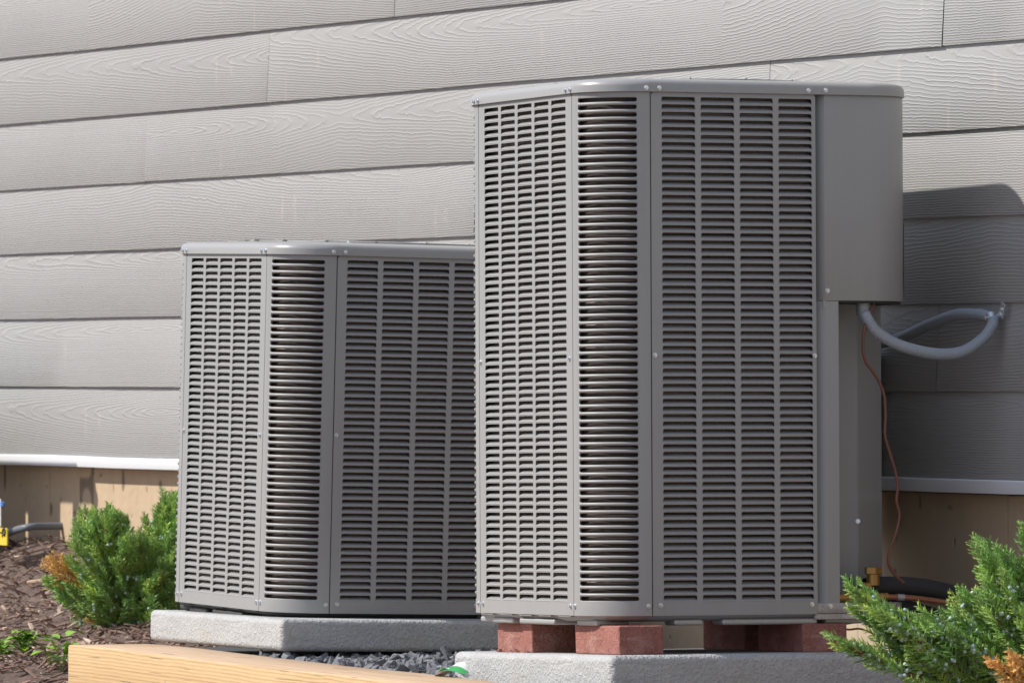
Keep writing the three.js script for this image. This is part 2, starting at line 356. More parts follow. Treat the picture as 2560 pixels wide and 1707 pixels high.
  for (let k = 0; k < 4; k++) part(U, 'bolt', screwGeo, zinc).applyMatrix4(new THREE.Matrix4().makeRotationX(-Math.PI / 2).setPosition(0.276 * Math.cos(0.6 + k * 1.571), H + 0.0288, 0.276 * Math.sin(0.6 + k * 1.571)));
  // coil behind the grille
  const coilPath = (inset) => { const hh = h - inset, rr = 0.072, a = hh - rr, o = [[hh, -0.112]];
    for (const [cx, cz, f0] of [[a, a, 90], [-a, a, 0], [-a, -a, -90]]) for (let i = 0; i <= 8; i++) { const f = (f0 - i / 8 * 90) * Math.PI / 180; o.push([cx + rr * Math.sin(f), cz + rr * Math.cos(f)]); }
    o.push([0.13, -hh]); return o; };
  const cpth = coilPath(0.019), coil = part(U, 'coil', grid([cpth.map(([x, z]) => [x, 0.004, z]), cpth.map(([x, z]) => [x, H - 0.002, z])], { uv: (i, j) => [j * 0.8, i] }), coilMat);
  const tb = []; for (let y = 0.02; y < H - 0.02; y += 0.0212) { const o = coilPath(0.0192).map(([x, z]) => new THREE.Vector3(x, y, z)); tb.push(new THREE.TubeGeometry(new THREE.CatmullRomCurve3(o, false, 'centripetal'), 72, 0.0035, 6, false)); }
  part(coil, 'coil_tube', merge(tb), tubeMat).userData.kind = 'stuff';
  part(coil, 'end_plate', merge([box(0.20, H - 0.01, 0.002, h - 0.135, H / 2, -0.112), box(0.002, H - 0.01, 0.22, 0.13, H / 2, -0.225)]), coilMat);
  part(U, 'dark_disc', new THREE.CircleGeometry(0.3, 40).rotateX(-Math.PI / 2).translate(0, 0.03, 0), rubber);  // dark disc low inside the cabinet

  // control box over the service corner, and the cover below it
  const yb = H - 0.3936;
  const shapeXZ = (pts) => { const s = new THREE.Shape(); pts.forEach(([x, z], i) => i ? s.lineTo(x, -z) : s.moveTo(x, -z)); return s; };
  const arc = []; for (let i = 0; i <= 12; i++) { const f = i / 12 * Math.PI / 2; arc.push([h - 0.1132 + 0.112 * Math.cos(f), -0.2315 - 0.112 * Math.sin(f)]); }
  const ext = (pts, y0, y1, bev = 0) => { const s = shapeXZ(pts); const g = new THREE.ExtrudeGeometry(s, { depth: y1 - y0 - 2 * bev, bevelEnabled: bev > 0, bevelThickness: bev, bevelSize: bev, bevelOffset: -bev, bevelSegments: 2, curveSegments: 8 }); g.rotateX(-Math.PI / 2).translate(0, y0 + bev, 0); return toCreasedNormals(g, 0.5); };
  const cb = part(U, 'control_box', ext([[0.14, -0.124], [h - 0.017, -0.124], [h - 0.006, -0.1315], [h - 0.0012, -0.1355], ...arc, [0.14, -0.3435]], yb, H + 0.006, 0.0014), paint, 'smooth electrical control box at the back corner');
  part(cb, 'flange', box(0.0015, 0.018, 0.006, h - 0.004, yb - 0.006, -0.135), paint);
  part(cb, 'shade_coloured_lip', ext([[0.15, -0.15], [h - 0.006, -0.15], [h - 0.006, -0.2315], ...arc.slice(1, -1).map(([x, z]) => [x - 0.004, z + 0.004]), [0.15, -0.338]], yb - 0.004, yb + 0.001), rubber);  // lip in near-black, its colour standing in for shade under the box
  const sticker = (y0, y1, c) => { const r = []; for (let i = 0; i <= 6; i++) { const f = (63 + i * 4) * Math.PI / 180; r.push([h - 0.1132 + 0.1133 * Math.cos(f), -0.2315 - 0.1133 * Math.sin(f)]); } return part(cb, 'sticker', grid([r.map(([x, z]) => [x, y0, z]), r.map(([x, z]) => [x, y1, z])]), std({ color: c, roughness: 0.5 })); };
  sticker(yb + 0.085, yb + 0.155, lin(0.75, 0.73, 0.7)); sticker(yb + 0.016, yb + 0.083, lin(0.75, 0.73, 0.7)); sticker(yb + 0.14, yb + 0.153, lin(0.5, 0.1, 0.05));
  const sc = part(U, 'service_cover', merge([
    ext([[h - 0.030, -0.119], [h - 0.020, -0.1185], [h - 0.017, -0.121], [h - 0.014, -0.126], [h - 0.007, -0.133], [h - 0.003, -0.139], [h - 0.003, -0.1640], [0.219, -0.1640], [0.219, -0.160], [h - 0.03, -0.150]], 0.006, yb - 0.0006),
    ext([[0.216, -0.2605], [0.2215, -0.2605], [0.156, -0.3430], [0.148, -0.3430]], 0.006, yb - 0.0006)]), paint, 'recessed cover of the pipe corner');
  const iw = new THREE.Shape(); iw.moveTo(0.155, 0.006); iw.lineTo(0.2625, 0.006); iw.lineTo(0.2625, yb - 0.0006); iw.lineTo(0.155, yb - 0.0006); iw.lineTo(0.155, 0.006);
  const hp = new THREE.Path(); hp.moveTo(0.235, 0.026); hp.lineTo(0.253, 0.026); hp.lineTo(0.253, 0.046); hp.absellipse(0.244, 0.046, 0.009, 0.022, 0, Math.PI, false); hp.lineTo(0.235, 0.026); iw.holes.push(hp);
  part(sc, 'access_plate', new THREE.ExtrudeGeometry(iw, { depth: 0.0012, bevelEnabled: false }).rotateY(Math.PI / 2).translate(0.2195, 0, 0), paint);
  part(sc, 'access_plate', box(0.001, yb - 0.28, 0.085, 0.2213, (yb + 0.278) / 2, -0.209), paint);

  // base pan
  const panPts = [[h - 0.002, -0.1170], [h - 0.002, -0.262], [h - 0.050, -0.318], [0.12, -0.335], [0.12, -0.1170]];
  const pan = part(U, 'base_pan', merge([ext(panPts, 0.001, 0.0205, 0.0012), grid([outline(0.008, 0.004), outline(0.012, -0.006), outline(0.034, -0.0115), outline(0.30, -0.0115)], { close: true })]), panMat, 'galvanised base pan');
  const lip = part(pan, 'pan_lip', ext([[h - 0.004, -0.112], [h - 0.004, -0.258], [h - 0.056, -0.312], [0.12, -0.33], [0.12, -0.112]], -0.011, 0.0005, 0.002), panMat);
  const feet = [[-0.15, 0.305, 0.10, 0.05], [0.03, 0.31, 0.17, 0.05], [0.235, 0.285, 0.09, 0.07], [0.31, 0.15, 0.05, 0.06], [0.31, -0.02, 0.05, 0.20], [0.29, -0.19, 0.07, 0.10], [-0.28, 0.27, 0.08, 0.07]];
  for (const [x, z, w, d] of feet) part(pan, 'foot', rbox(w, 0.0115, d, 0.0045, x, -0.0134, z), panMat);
  for (let k = 0; k < 5; k++) part(pan, 'clip', box(0.06, 0.0015, 0.01, -0.2 + k * 0.095, -0.0018, h - 0.008), panMat);

  // screws
  const scr = (x, y, z, turn) => { const s = part(U, 'screw', screwGeo, zinc); s.position.set(x, y, z); s.rotation.y = turn; s.rotation.z = hash2(Math.round(x * 999), Math.round(y * 999), 5) * 3; };
  const onArc = (phi, y, out) => { const [x, , z] = pt(phi, y, out); scr(x, y, z, phi); };
  const yS = H + 0.0075, cO = 0.0052, yLow = 0.0185;
  scr(-A + 0.010, yS, h + 0.0037, 0); scr(A - 0.018, yS, h + 0.0037, 0);
  onArc(0.035, yS, cO); onArc(Math.PI / 2 - 0.09, yS, cO);
  scr(h + 0.0037, yS, A - 0.016, Math.PI / 2); scr(h + 0.0037, yS, -0.0995, Math.PI / 2); scr(h + 0.0037, yS + 0.001, -0.136, Math.PI / 2);
  { const f = -0.10; scr(-A + RR * Math.sin(f), yS, A + (RR + cO) * Math.cos(f), f); scr(-A + RR * Math.sin(f), yLow + 0.0, A + RR * Math.cos(f), f); }
  scr(-A + 0.013, yLow, K, 0); scr(A - 0.015, yLow, K, 0); onArc(0.045, yLow, 0); onArc(Math.PI / 2 - 0.075, yLow, 0);
  scr(K, yLow + 0.001, A - 0.017, Math.PI / 2); scr(K, yLow, -0.1045, Math.PI / 2); scr(h - 0.0018, 0.0145, -0.143, Math.PI / 2);
  const yM = H * 0.493; scr(-A + 0.006, yM, K, 0); scr(A - 0.016, yM, K, 0); scr(K, yM + 0.004, A - 0.007, Math.PI / 2); scr(K, yM + 0.004, -0.1125, Math.PI / 2);
  scr(h - 0.0012, yb + 0.019, -0.140, Math.PI / 2); scr(0.2215, 0.176, -0.2600, 1.2);
  return U;
}
const unit1 = makeUnit('condenser_unit', 'tall grey air conditioner unit standing on red bricks, right of the two', 67, 32, galv);
unit1.position.set(-0.0654, 0.1326, 0.5266); unit1.rotation.set(-0.0024, 0.0034, 0.0166);
const unit2 = makeUnit('condenser_unit', 'shorter grey air conditioner unit tilted on a bare concrete pad, left of the two', 50, 100, std({ color: lin(0.045, 0.044, 0.043), roughness: 0.7 }));  // near-black base pan and feet on this one
unit2.position.set(-1.7818, 0.0942, 0.5145); unit2.rotation.set(-0.0193, 0.0182, -0.0139);
unit1.updateMatrixWorld(true);
const L1 = (x, y, z) => unit1.localToWorld(new THREE.Vector3(x, y, z)).toArray();

// ---------------------------------------------------------------- pads and bricks
function padGeo(w, hh, d, r, seed) {
  const g = new RoundedBoxGeometry(w, hh, d, 6, r); const p = g.attributes.position;
  for (let i = 0; i < p.count; i++) { const x = p.getX(i), y = p.getY(i), z = p.getZ(i); p.setXYZ(i, x + 0.0015 * vn(y * 25, z * 12, seed), y + 0.0012 * vn(x * 12, z * 12, seed + 3), z + 0.0015 * vn(x * 12, y * 25, seed + 5)); }
  return boxUV(g);
}
{
  const p1 = thing('concrete_pad', 'pale concrete pad under the red bricks of the tall unit', 'concrete pad', 'equipment pads');
  part(p1, 'slab', padGeo(0.775, 0.078, 0.70, 0.014, 21), padMat);
  const c = L1(0.0205, -0.0757 - 0.039 + 0.0002, -0.006); p1.position.set(...c); p1.rotation.set(-0.0024, 0.0034, 0.0246);
  const p2 = thing('concrete_pad', 'pale concrete pad directly under the shorter unit, resting on the timber', 'concrete pad', 'equipment pads');
  part(p2, 'slab', padGeo(0.785, 0.067, 0.74, 0.012, 22), padMat);
  p2.position.set(-1.712, 0.0455, 0.521); p2.rotation.set(-0.018, 0.003, 0.0035);
  const bricks = [
    [-0.222, 0.310, 0.172, 0.092, 0.0, 'red brick with chipped lower edge, front left one under the tall unit'],
    [0.163, 0.312, 0.212, 0.092, 0.006, 'red brick at the front corner under the tall unit, the nearest one'],
    [-0.262, -0.150, 0.20, 0.092, 0.0, 'dark shaded red brick at the far back under the tall unit'],
    [0.130, -0.088, 0.205, 0.094, 0.0, 'red brick under the back pipe corner of the tall unit beside the juniper']];
  bricks.forEach(([x, z, w, d, yaw, label], i) => {
    const b = thing('brick', label, 'brick', 'bricks under the tall unit');
    const yb = -0.0757 + 0.008 * (x + w / 2), ht = -0.0186 - yb;
    const g = new RoundedBoxGeometry(w, ht, d, 4, 0.0035); const p = g.attributes.position, m = 40 + i;
    for (let k = 0; k < p.count; k++) { const X = p.getX(k), Y = p.getY(k), Z = p.getZ(k); const chip = i === 0 && Y < -ht * 0.3 ? 0.003 * Math.max(0, vn(X * 60, Z * 60, 9)) : 0; p.setXYZ(k, X + 0.0008 * vn(Y * 60, Z * 40, m), Y, Z - chip + 0.0008 * vn(X * 40, Y * 60, m + 2)); }
    part(b, 'brick_body', boxUV(g), brickMat);
    if (i === 0) { const r = rng(5); const list = []; for (let k = 0; k < 16; k++) { const pts = []; for (let q = 0; q < 8; q++) pts.push(new THREE.Vector3((r() - 0.5) * 0.012, (r() - 0.5) * 0.008, (r() - 0.5) * 0.008)); list.push(plain(new ConvexGeometry(pts)).translate(-w / 2 + 0.01 + r() * (w - 0.02), -ht / 2 + 0.004 * r(), d / 2 + 0.002)); } part(b, 'crumbling_edge', boxUV(merge(list)), brickMat); }
    b.position.set(...L1(x + w / 2, yb + ht / 2 + 0.0002, z - d / 2)); b.rotation.set(-0.0024, 0.0034 - yaw, 0.02);
  });
}

// ---------------------------------------------------------------- timber
{
  const ringAt = (x, y, z) => { const w = 0.006 * fbm(x * 1.1, 2, 801, 2) + 0.0018 * fbm(x * 9, y * 12 + z * 12, 803, 2); const yy = y + 0.33 + w + 0.004 * x, zz = z + 0.03; return Math.sqrt(yy * yy + zz * zz); };
  const W = 0.184, HT = 0.145, LEN = 3.7, per = 2 * (W + HT);
  const at = (v) => { let s = v * per; if (s < HT) return [-HT / 2 + s, W / 2, 0]; s -= HT; if (s < W) return [HT / 2, W / 2 - s, 1]; s -= W; if (s < HT) return [HT / 2 - s, -W / 2, 2]; s -= HT; return [-HT / 2, -W / 2 + s, 3]; };
  const map = tex(2048, 512, (u, v) => {
    const x = u * LEN, [y, z, f] = at(v), q = ringAt(x, y, z) / 0.0072, fr = q - Math.floor(q), id = Math.floor(q);
    const late = Math.pow(sst(0.35, 0.92, fr) * (1 - sst(0.92, 1, fr)), 1.2) * (0.5 + 0.5 * hash2(id, 1, 9)) * (f === 1 ? 0.5 : 1);
    const m = 1 + 0.06 * fbm(x * 3, y * 20 + z * 20, 811, 3) + 0.05 * vn(x * 25, (y + z) * 500, 813);
    const base = f === 1 ? [0.56, 0.395, 0.255] : [0.575, 0.39, 0.20], dark = [0.36, 0.18, 0.06];
    let c = base.map((b, i) => lerp(b, dark[i], late * 0.78) * m);
    const knot = Math.hypot((x - 0.66) * 1.2, (y - 0.012) * 1.0 + (z - W / 2)); if (f === 0 && knot < 0.012) c = c.map((b) => lerp(b, 0.16, 0.6 * (1 - knot / 0.012)));
    const cr = vn(x * 5, (y * 3 + z) * 240, 821); if (cr > 0.76) c = c.map((b) => b * (1 - 0.6 * sst(0.76, 0.9, cr)));
    return c;
  }, true);
  const bump = tex(2048, 512, (u, v) => { const x = u * LEN, [y, z] = at(v), q = ringAt(x, y, z) / 0.0072, fr = q - Math.floor(q); const cr = vn(x * 5, (y * 3 + z) * 240, 821); return clamp(0.55 + 0.2 * sst(0.35, 0.92, fr) * (1 - sst(0.92, 1, fr)) + 0.1 * vn(x * 40, (y + z) * 700, 831) - 0.5 * sst(0.76, 0.9, cr)); }, false);
  const wood = std({ map, bumpMap: bump, bumpScale: 0.0012, roughness: 0.72 });
  const t = thing('landscape_timber', 'pale sawn pine timber lying along the front edge of the pads', 'timber');
  const rows = []; const r = 0.004, n = 40, vs = [];
  const P4 = [[-HT / 2, W / 2], [HT / 2, W / 2], [HT / 2, -W / 2], [-HT / 2, -W / 2]];
  for (let k = 0; k < 4; k++) { const a = P4[k], b = P4[(k + 1) % 4], l = Math.hypot(b[0] - a[0], b[1] - a[1]); for (const s of [0, 0.35 * r / l, r / l, 0.5, 1 - r / l, 1 - 0.35 * r / l]) { let y = lerp(a[0], b[0], s), z = lerp(a[1], b[1], s); const pull = s === 0 ? 0.45 * r : s < 0.02 && s * l < r * 0.9 ? 0.2 * r : s > 0.98 && (1 - s) * l < r * 0.9 ? 0.2 * r : 0; y -= Math.sign(y) * pull; z -= Math.sign(z) * pull; rows.push([y, z]); vs.push(((k === 0 ? 0 : k === 1 ? HT : k === 2 ? HT + W : 2 * HT + W) + s * l) / per); } }
  rows.push(rows[0]); vs.push(1);
  const g = grid(rows.map(([y, z]) => Array.from({ length: n + 1 }, (_, i) => { const x = i / n * LEN; const e = Math.min(1, i === 0 ? 0.985 : 1); return [x, y * e + 0.0012 * vn(x * 3, 1, 841), z * e + 0.002 * vn(x * 1.5, 4, 842)]; })), { uv: (i, j) => [j / n, vs[i]], flip: false });
  const endG = new THREE.PlaneGeometry(W - 0.003, HT - 0.003).rotateY(-Math.PI / 2).translate(0.0005, 0, 0);
  const end2 = endG.clone().translate(LEN - 0.001, 0, 0);
  part(t, 'beam', toCreasedNormals(g, 0.7), wood); part(t, 'end_grain', merge([endG, end2]), std({ color: lin(0.55, 0.36, 0.19), roughness: 0.8 }));
  t.position.set(-2.150, 0.0115 - HT / 2, 0.968); t.rotation.y = -0.030; t.rotation.z = -0.0035;
}

// ---------------------------------------------------------------- ground, mulch
const gy = (x, z) => {                                    // height of the mulch bed
  const left = sst(-1.6, -2.6, x);
  const base = lerp(-0.055, -0.02 - 0.05 * sst(0.2, 1.2, z), left) ;
  const rise = left * 0.165 * Math.pow(clamp(1 - z / 0.75), 1.3) * (0.85 + 0.3 * vn(x * 1.2, 3, 905));
  const mound = 0.03 * Math.exp(-(Math.pow((x + 5.22) / 0.22, 2) + Math.pow((z - 0.03) / 0.15, 2)));
  return base + rise + mound + left * (0.014 * fbm(x * 4, z * 4, 901, 3)) - 0.07 * sst(0.95, 1.15, z) * sst(-2.5, -2.1, x);
};
const mulchTex = tex(1024, 1024, (u, v) => { const m = 1 + 0.5 * fbm(u * 60, v * 60, 911, 4) + 0.3 * vn(u * 300, v * 180, 913); return [0.115 * m, 0.076 * m, 0.058 * m]; }, true);
mulchTex.repeat.set(1, 1);
const mulchMat = std({ map: mulchTex, roughness: 0.95 });
{
  const rows = [], zs = [], xs = [];
  for (let i = 0; i <= 60; i++) zs.push(-0.08 + 2.9 * i / 60); for (const z of [4, 7, 14, 40, 150]) zs.push(z);
  for (const x of [-200, -60, -20, -11]) xs.push(x); for (let i = 0; i <= 110; i++) xs.push(-8 + 11 * i / 110); for (const x of [5, 9, 20, 60, 200]) xs.push(x);
  for (const z of zs) rows.push(xs.map((x) => [x, Math.abs(x) > 8.01 || z > 3 ? -0.12 : gy(x, z), z]));
  const g = grid(rows, { uv: (i, j) => [xs[j] * 1.0, zs[i] * 1.0], flip: true });
  const m = new THREE.Mesh(g, mulchMat); m.name = 'ground'; m.userData = { kind: 'structure', label: 'dark brown mulched ground along the house' }; scene.add(m);
}
{
  const r = rng(77), N = 20000;
  const base = new THREE.BufferGeometry();
  { const q = [[-1, 0, -0.35], [-0.3, 0.12, -0.5], [0.5, 0.1, -0.42], [1, 0, -0.1], [0.9, 0, 0.3], [0.1, 0.15, 0.5], [-0.8, 0.02, 0.45]]; const pts = []; for (const [x, y, z] of q) { pts.push(new THREE.Vector3(x, y + 0.16, z), new THREE.Vector3(x * 0.96, y - 0.16, z * 0.9)); } base.copy(plain(new ConvexGeometry(pts))); }
  const chips = new THREE.InstancedMesh(base, std({ color: lin(1, 1, 1), roughness: 0.9 }), N);
  const M = new THREE.Matrix4(), q = new THREE.Quaternion(), e = new THREE.Euler(), col = new THREE.Color();
  for (let i = 0; i < N; i++) {
    let x, z; do { x = -6.6 + r() * 5.6; z = -0.03 + Math.pow(r(), 0.9) * 2.0; } while ((x > -2.2 && z < 1.06) || (x > -2.25 && z > 0.8 && z < 1.1));
    const l = 0.006 + 0.024 * Math.pow(r(), 3), w = Math.min(0.011, l * (0.28 + 0.45 * r()));
    e.set((r() - 0.5) * 1.0, r() * 6.283, (r() - 0.5) * 0.9); q.setFromEuler(e);
    M.compose(new THREE.Vector3(x, gy(x, z) + 0.003 + r() * 0.010, z), q, new THREE.Vector3(l, w * 0.8, w)); chips.setMatrixAt(i, M);
    const t = r(), b = 0.75 + r() * 0.95; if (t < 0.60) col.setRGB(0.175 * b, 0.110 * b, 0.082 * b); else if (t < 0.92) col.setRGB(0.23 * b, 0.16 * b, 0.125 * b); else col.setRGB(0.42 * b, 0.32 * b, 0.25 * b);
    chips.setColorAt(i, col);
  }
  chips.name = 'wood_mulch'; chips.userData = { kind: 'stuff', label: 'shredded dark brown wood mulch around the left juniper', category: 'mulch' }; scene.add(chips);
  const bp = thing('wood_chip', 'long pale wood chip lying on the mulch near the wall', 'wood chip');
  part(bp, 'chip', rbox(0.16, 0.008, 0.022, 0.003), std({ color: lin(0.40, 0.29, 0.20), roughness: 0.85 })); bp.position.set(-4.55, gy(-4.55, 0.26) + 0.014, 0.26); bp.rotation.set(0.15, 0.25, 0.04);
}

// ---------------------------------------------------------------- gravel
{
  const bed = new THREE.Mesh(boxUV(box(2.45, 0.03, 0.80, -1.12, -0.022, 0.48)), std({ color: lin(0.05, 0.052, 0.056), roughness: 0.95 }));
  bed.name = 'gravel_bed'; bed.userData = { kind: 'structure', label: 'dark grey crushed gravel between the two pads' }; scene.add(bed);
  const r = rng(404), vars = [], mats = [];
  for (let k = 0; k < 10; k++) { const pts = []; for (let i = 0; i < 12; i++) { const a = r() * 6.28, z = r() * 2 - 1, s = Math.sqrt(1 - z * z), w = 0.8 + r() * 0.3; pts.push(new THREE.Vector3(Math.cos(a) * s * w * 1.2, z * w * 0.75, Math.sin(a) * s * w)); } vars.push(boxUV(plain(new ConvexGeometry(pts)))); }
  const gt = tex(256, 256, (u, v) => { const m = 1 + 0.35 * fbm(u * 3, v * 3, 951, 4) + 0.25 * vn(u * 90, v * 90, 953); return [m * 0.7, m * 0.7, m * 0.7]; }, true);
  for (let k = 0; k < 5; k++) { const b = 0.10 + 0.055 * k; mats.push(std({ color: lin(b, b * 1.03, b * 1.12), map: gt, roughness: 0.9 })); }
  const spots = [];
  for (let x = -1.60; x < -0.36; x += 0.027) for (let z = 0.28; z < 0.93; z += 0.026) for (let l = 0; l < 1; l++) spots.push([x + (r() - 0.5) * 0.016, -0.006 + 0.008 * r() + 0.008 * sst(0.75, 0.3, z), z + (r() - 0.5) * 0.016, 0.011 + 0.008 * r()]);
  const vis = ([x, , z]) => x > -1.55 && z < 0.884 + 0.03 * (x + 2.2) ;
  const cand = spots.filter(vis).sort((a, b) => (b[0] * 0.92 + b[2] * 0.39) - (a[0] * 0.92 + a[2] * 0.39));
  const rest = [];
  cand.forEach((s, i) => {
    const g = vars[i % 10], e = [r() * 6, r() * 6, r() * 6];
    if (i % 3 === 0 && i < 900) { const m = part(bed, 'stone', g, mats[Math.floor(r() * 5)]); m.position.set(s[0], s[1] + 0.004, s[2]); m.rotation.set(...e); m.scale.setScalar(s[3]); }
    else rest.push(g.clone().scale(s[3], s[3], s[3]).rotateX(e[0]).rotateY(e[1]).rotateZ(e[2]).translate(s[0], s[1], s[2]));
  });
  part(bed, 'stone', merge(rest), mats[2]).userData.kind = 'stuff';
}

// ---------------------------------------------------------------- paper scrap
{
  const s = thing('paper_scrap', 'torn white and green wrapper lying behind the timber', 'litter');
  const pts = []; for (let i = 0; i <= 10; i++) { const row = []; for (let j = 0; j <= 4; j++) { const u = i / 10 - 0.5, v = j / 4 - 0.5; row.push([u * 0.13 * (1 - 0.3 * Math.abs(v)), 0.010 * Math.sin(u * 5 + 1) + 0.006 * vn(u * 6, v * 5, 31) + (0.25 - u * u) * 0.03 * (0.6 - v), v * 0.05 * (1 - Math.abs(u) * 1.2)]); } pts.push(row); }
  part(s, 'paper', grid(pts), std({ color: lin(0.75, 0.75, 0.74), roughness: 0.6 }));
  const p2 = []; for (let i = 0; i <= 8; i++) { const u = i / 8; p2.push([[-0.01 + 0.085 * u, 0.004 + 0.003 * Math.sin(u * 4), 0.027 - 0.01 * u], [-0.01 + 0.085 * u, 0.004 + 0.012 * Math.sin(u * 3.14), 0.014 - 0.01 * u]]); }
  part(s, 'green_print', grid(p2), std({ color: lin(0.02, 0.26, 0.06), roughness: 0.5 }));
  s.position.set(-0.285, 0.0125, 0.935); s.rotation.y = 0.15;
}

// ---------------------------------------------------------------- conduit, clamp, cable, pipes at the service corner
{
  const c = thing('flexible_conduit', 'grey ribbed flexible conduit looping from the control box to the wall', 'conduit');
  const pts = [L1(0.310, 0.598, -0.231), L1(0.310, 0.582, -0.231), [0.245, 0.7077, 0.2921], [0.245, 0.681, 0.2736], [0.245, 0.6577, 0.2366], [0.245, 0.6427, 0.1902], [0.245, 0.6343, 0.1344], [0.245, 0.6385, 0.0878], [0.245, 0.6579, 0.0504], [0.246, 0.677, 0.030], [0.245, 0.6941, 0.020], [0.236, 0.7035, 0.017], [0.202, 0.7095, 0.017], [0.160, 0.7120, 0.017], [0.083, 0.7115, 0.017], [-0.033, 0.6945, 0.017], [-0.19, 0.6640, 0.018], [-0.30, 0.650, 0.03], [-0.33, 0.63, 0.04]];
  const curve = new THREE.CatmullRomCurve3(pts.map((p) => new THREE.Vector3(...p)), false, 'centripetal');
  const len = curve.getLength(), n = Math.round(len / 0.0011), fr = curve.computeFrenetFrames(n, false), rows = [];
  for (let i = 0; i <= n; i++) { const p = curve.getPointAt(i / n), rr = 0.0110 + 0.00055 * Math.sin(i / n * len / 0.0048 * 6.283); const row = []; for (let k = 0; k <= 14; k++) { const a = k / 14 * 6.283; row.push([p.x + rr * (Math.cos(a) * fr.normals[i].x + Math.sin(a) * fr.binormals[i].x), p.y + rr * (Math.cos(a) * fr.normals[i].y + Math.sin(a) * fr.binormals[i].y), p.z + rr * (Math.cos(a) * fr.normals[i].z + Math.sin(a) * fr.binormals[i].z)]); } rows.push(row); }
  part(c, 'hose', grid(rows), std({ color: lin(0.29, 0.32, 0.355), roughness: 0.42 }));
  part(c, 'unseen_disconnect_box', rbox(0.13, 0.37, 0.10, 0.006, -0.352, 0.455, 0.055), paint);  // disconnect box out of view behind the unit, placed to shade the foundation
  const q = L1(0.310, 0.591, -0.231);
  part(c, 'connector', merge([cyl(0.0145, 0.0145, 0.016, 8).translate(q[0], q[1] - 0.002, q[2]), cyl(0.0130, 0.0120, 0.014, 18).translate(q[0], q[1] - 0.014, q[2])]), std({ color: lin(0.30, 0.31, 0.33), roughness: 0.5, metalness: 0.3 }));
  const k = thing('pipe_clamp', 'small zinc strap clamp holding the conduit loop to the siding', 'clamp');
  const tn = new THREE.Vector3(-0.6, 0.78, -0.1).normalize();
  const band = new THREE.Mesh(); const bg = cyl(0.0130, 0.0130, 0.011, 20); bg.applyQuaternion(new THREE.Quaternion().setFromUnitVectors(new THREE.Vector3(0, 1, 0), tn));
  part(k, 'band', merge([bg, bg.clone().scale(1.06, 0.35, 1.06)]), zinc).position.set(0.234, 0.7045, 0.0175);
  part(k, 'tab', rbox(0.016, 0.030, 0.0025, 0.001).rotateZ(-0.35).translate(0.262, 0.719, 0.009), zinc);
  part(k, 'tab', rbox(0.02, 0.010, 0.0025, 0.001).rotateZ(0.4).translate(0.250, 0.7095, 0.010), zinc);
  part(k, 'screw', screwGeo, zinc).position.set(0.263, 0.7205, 0.0104);

  const w = thing('control_cable', 'thin brown control cable hanging from the control box down the wall', 'cable');
  const wp = [[0.242, 0.748, 0.268], [0.245, 0.7312, 0.2754], [0.247, 0.7119, 0.2847], [0.248, 0.6827, 0.2967], [0.245, 0.6451, 0.2985], [0.245, 0.6184, 0.2921], [0.245, 0.6016, 0.2782], [0.245, 0.5782, 0.2625], [0.245, 0.5532, 0.2532], [0.245, 0.5197, 0.2505], [0.245, 0.4779, 0.2514], [0.245, 0.4444, 0.2412], [0.245, 0.4067, 0.2292], [0.245, 0.3774, 0.2246], [0.245, 0.3524, 0.2274], [0.245, 0.3272, 0.2209], [0.245, 0.2938, 0.2274], [0.245, 0.2521, 0.2431], [0.245, 0.2312, 0.244], [0.245, 0.2119, 0.232], [0.245, 0.195, 0.212]];
  part(w, 'sheath', tube(wp, 0.0031, 140, 8), std({ color: lin(0.16, 0.062, 0.042), roughness: 0.5 }));
}
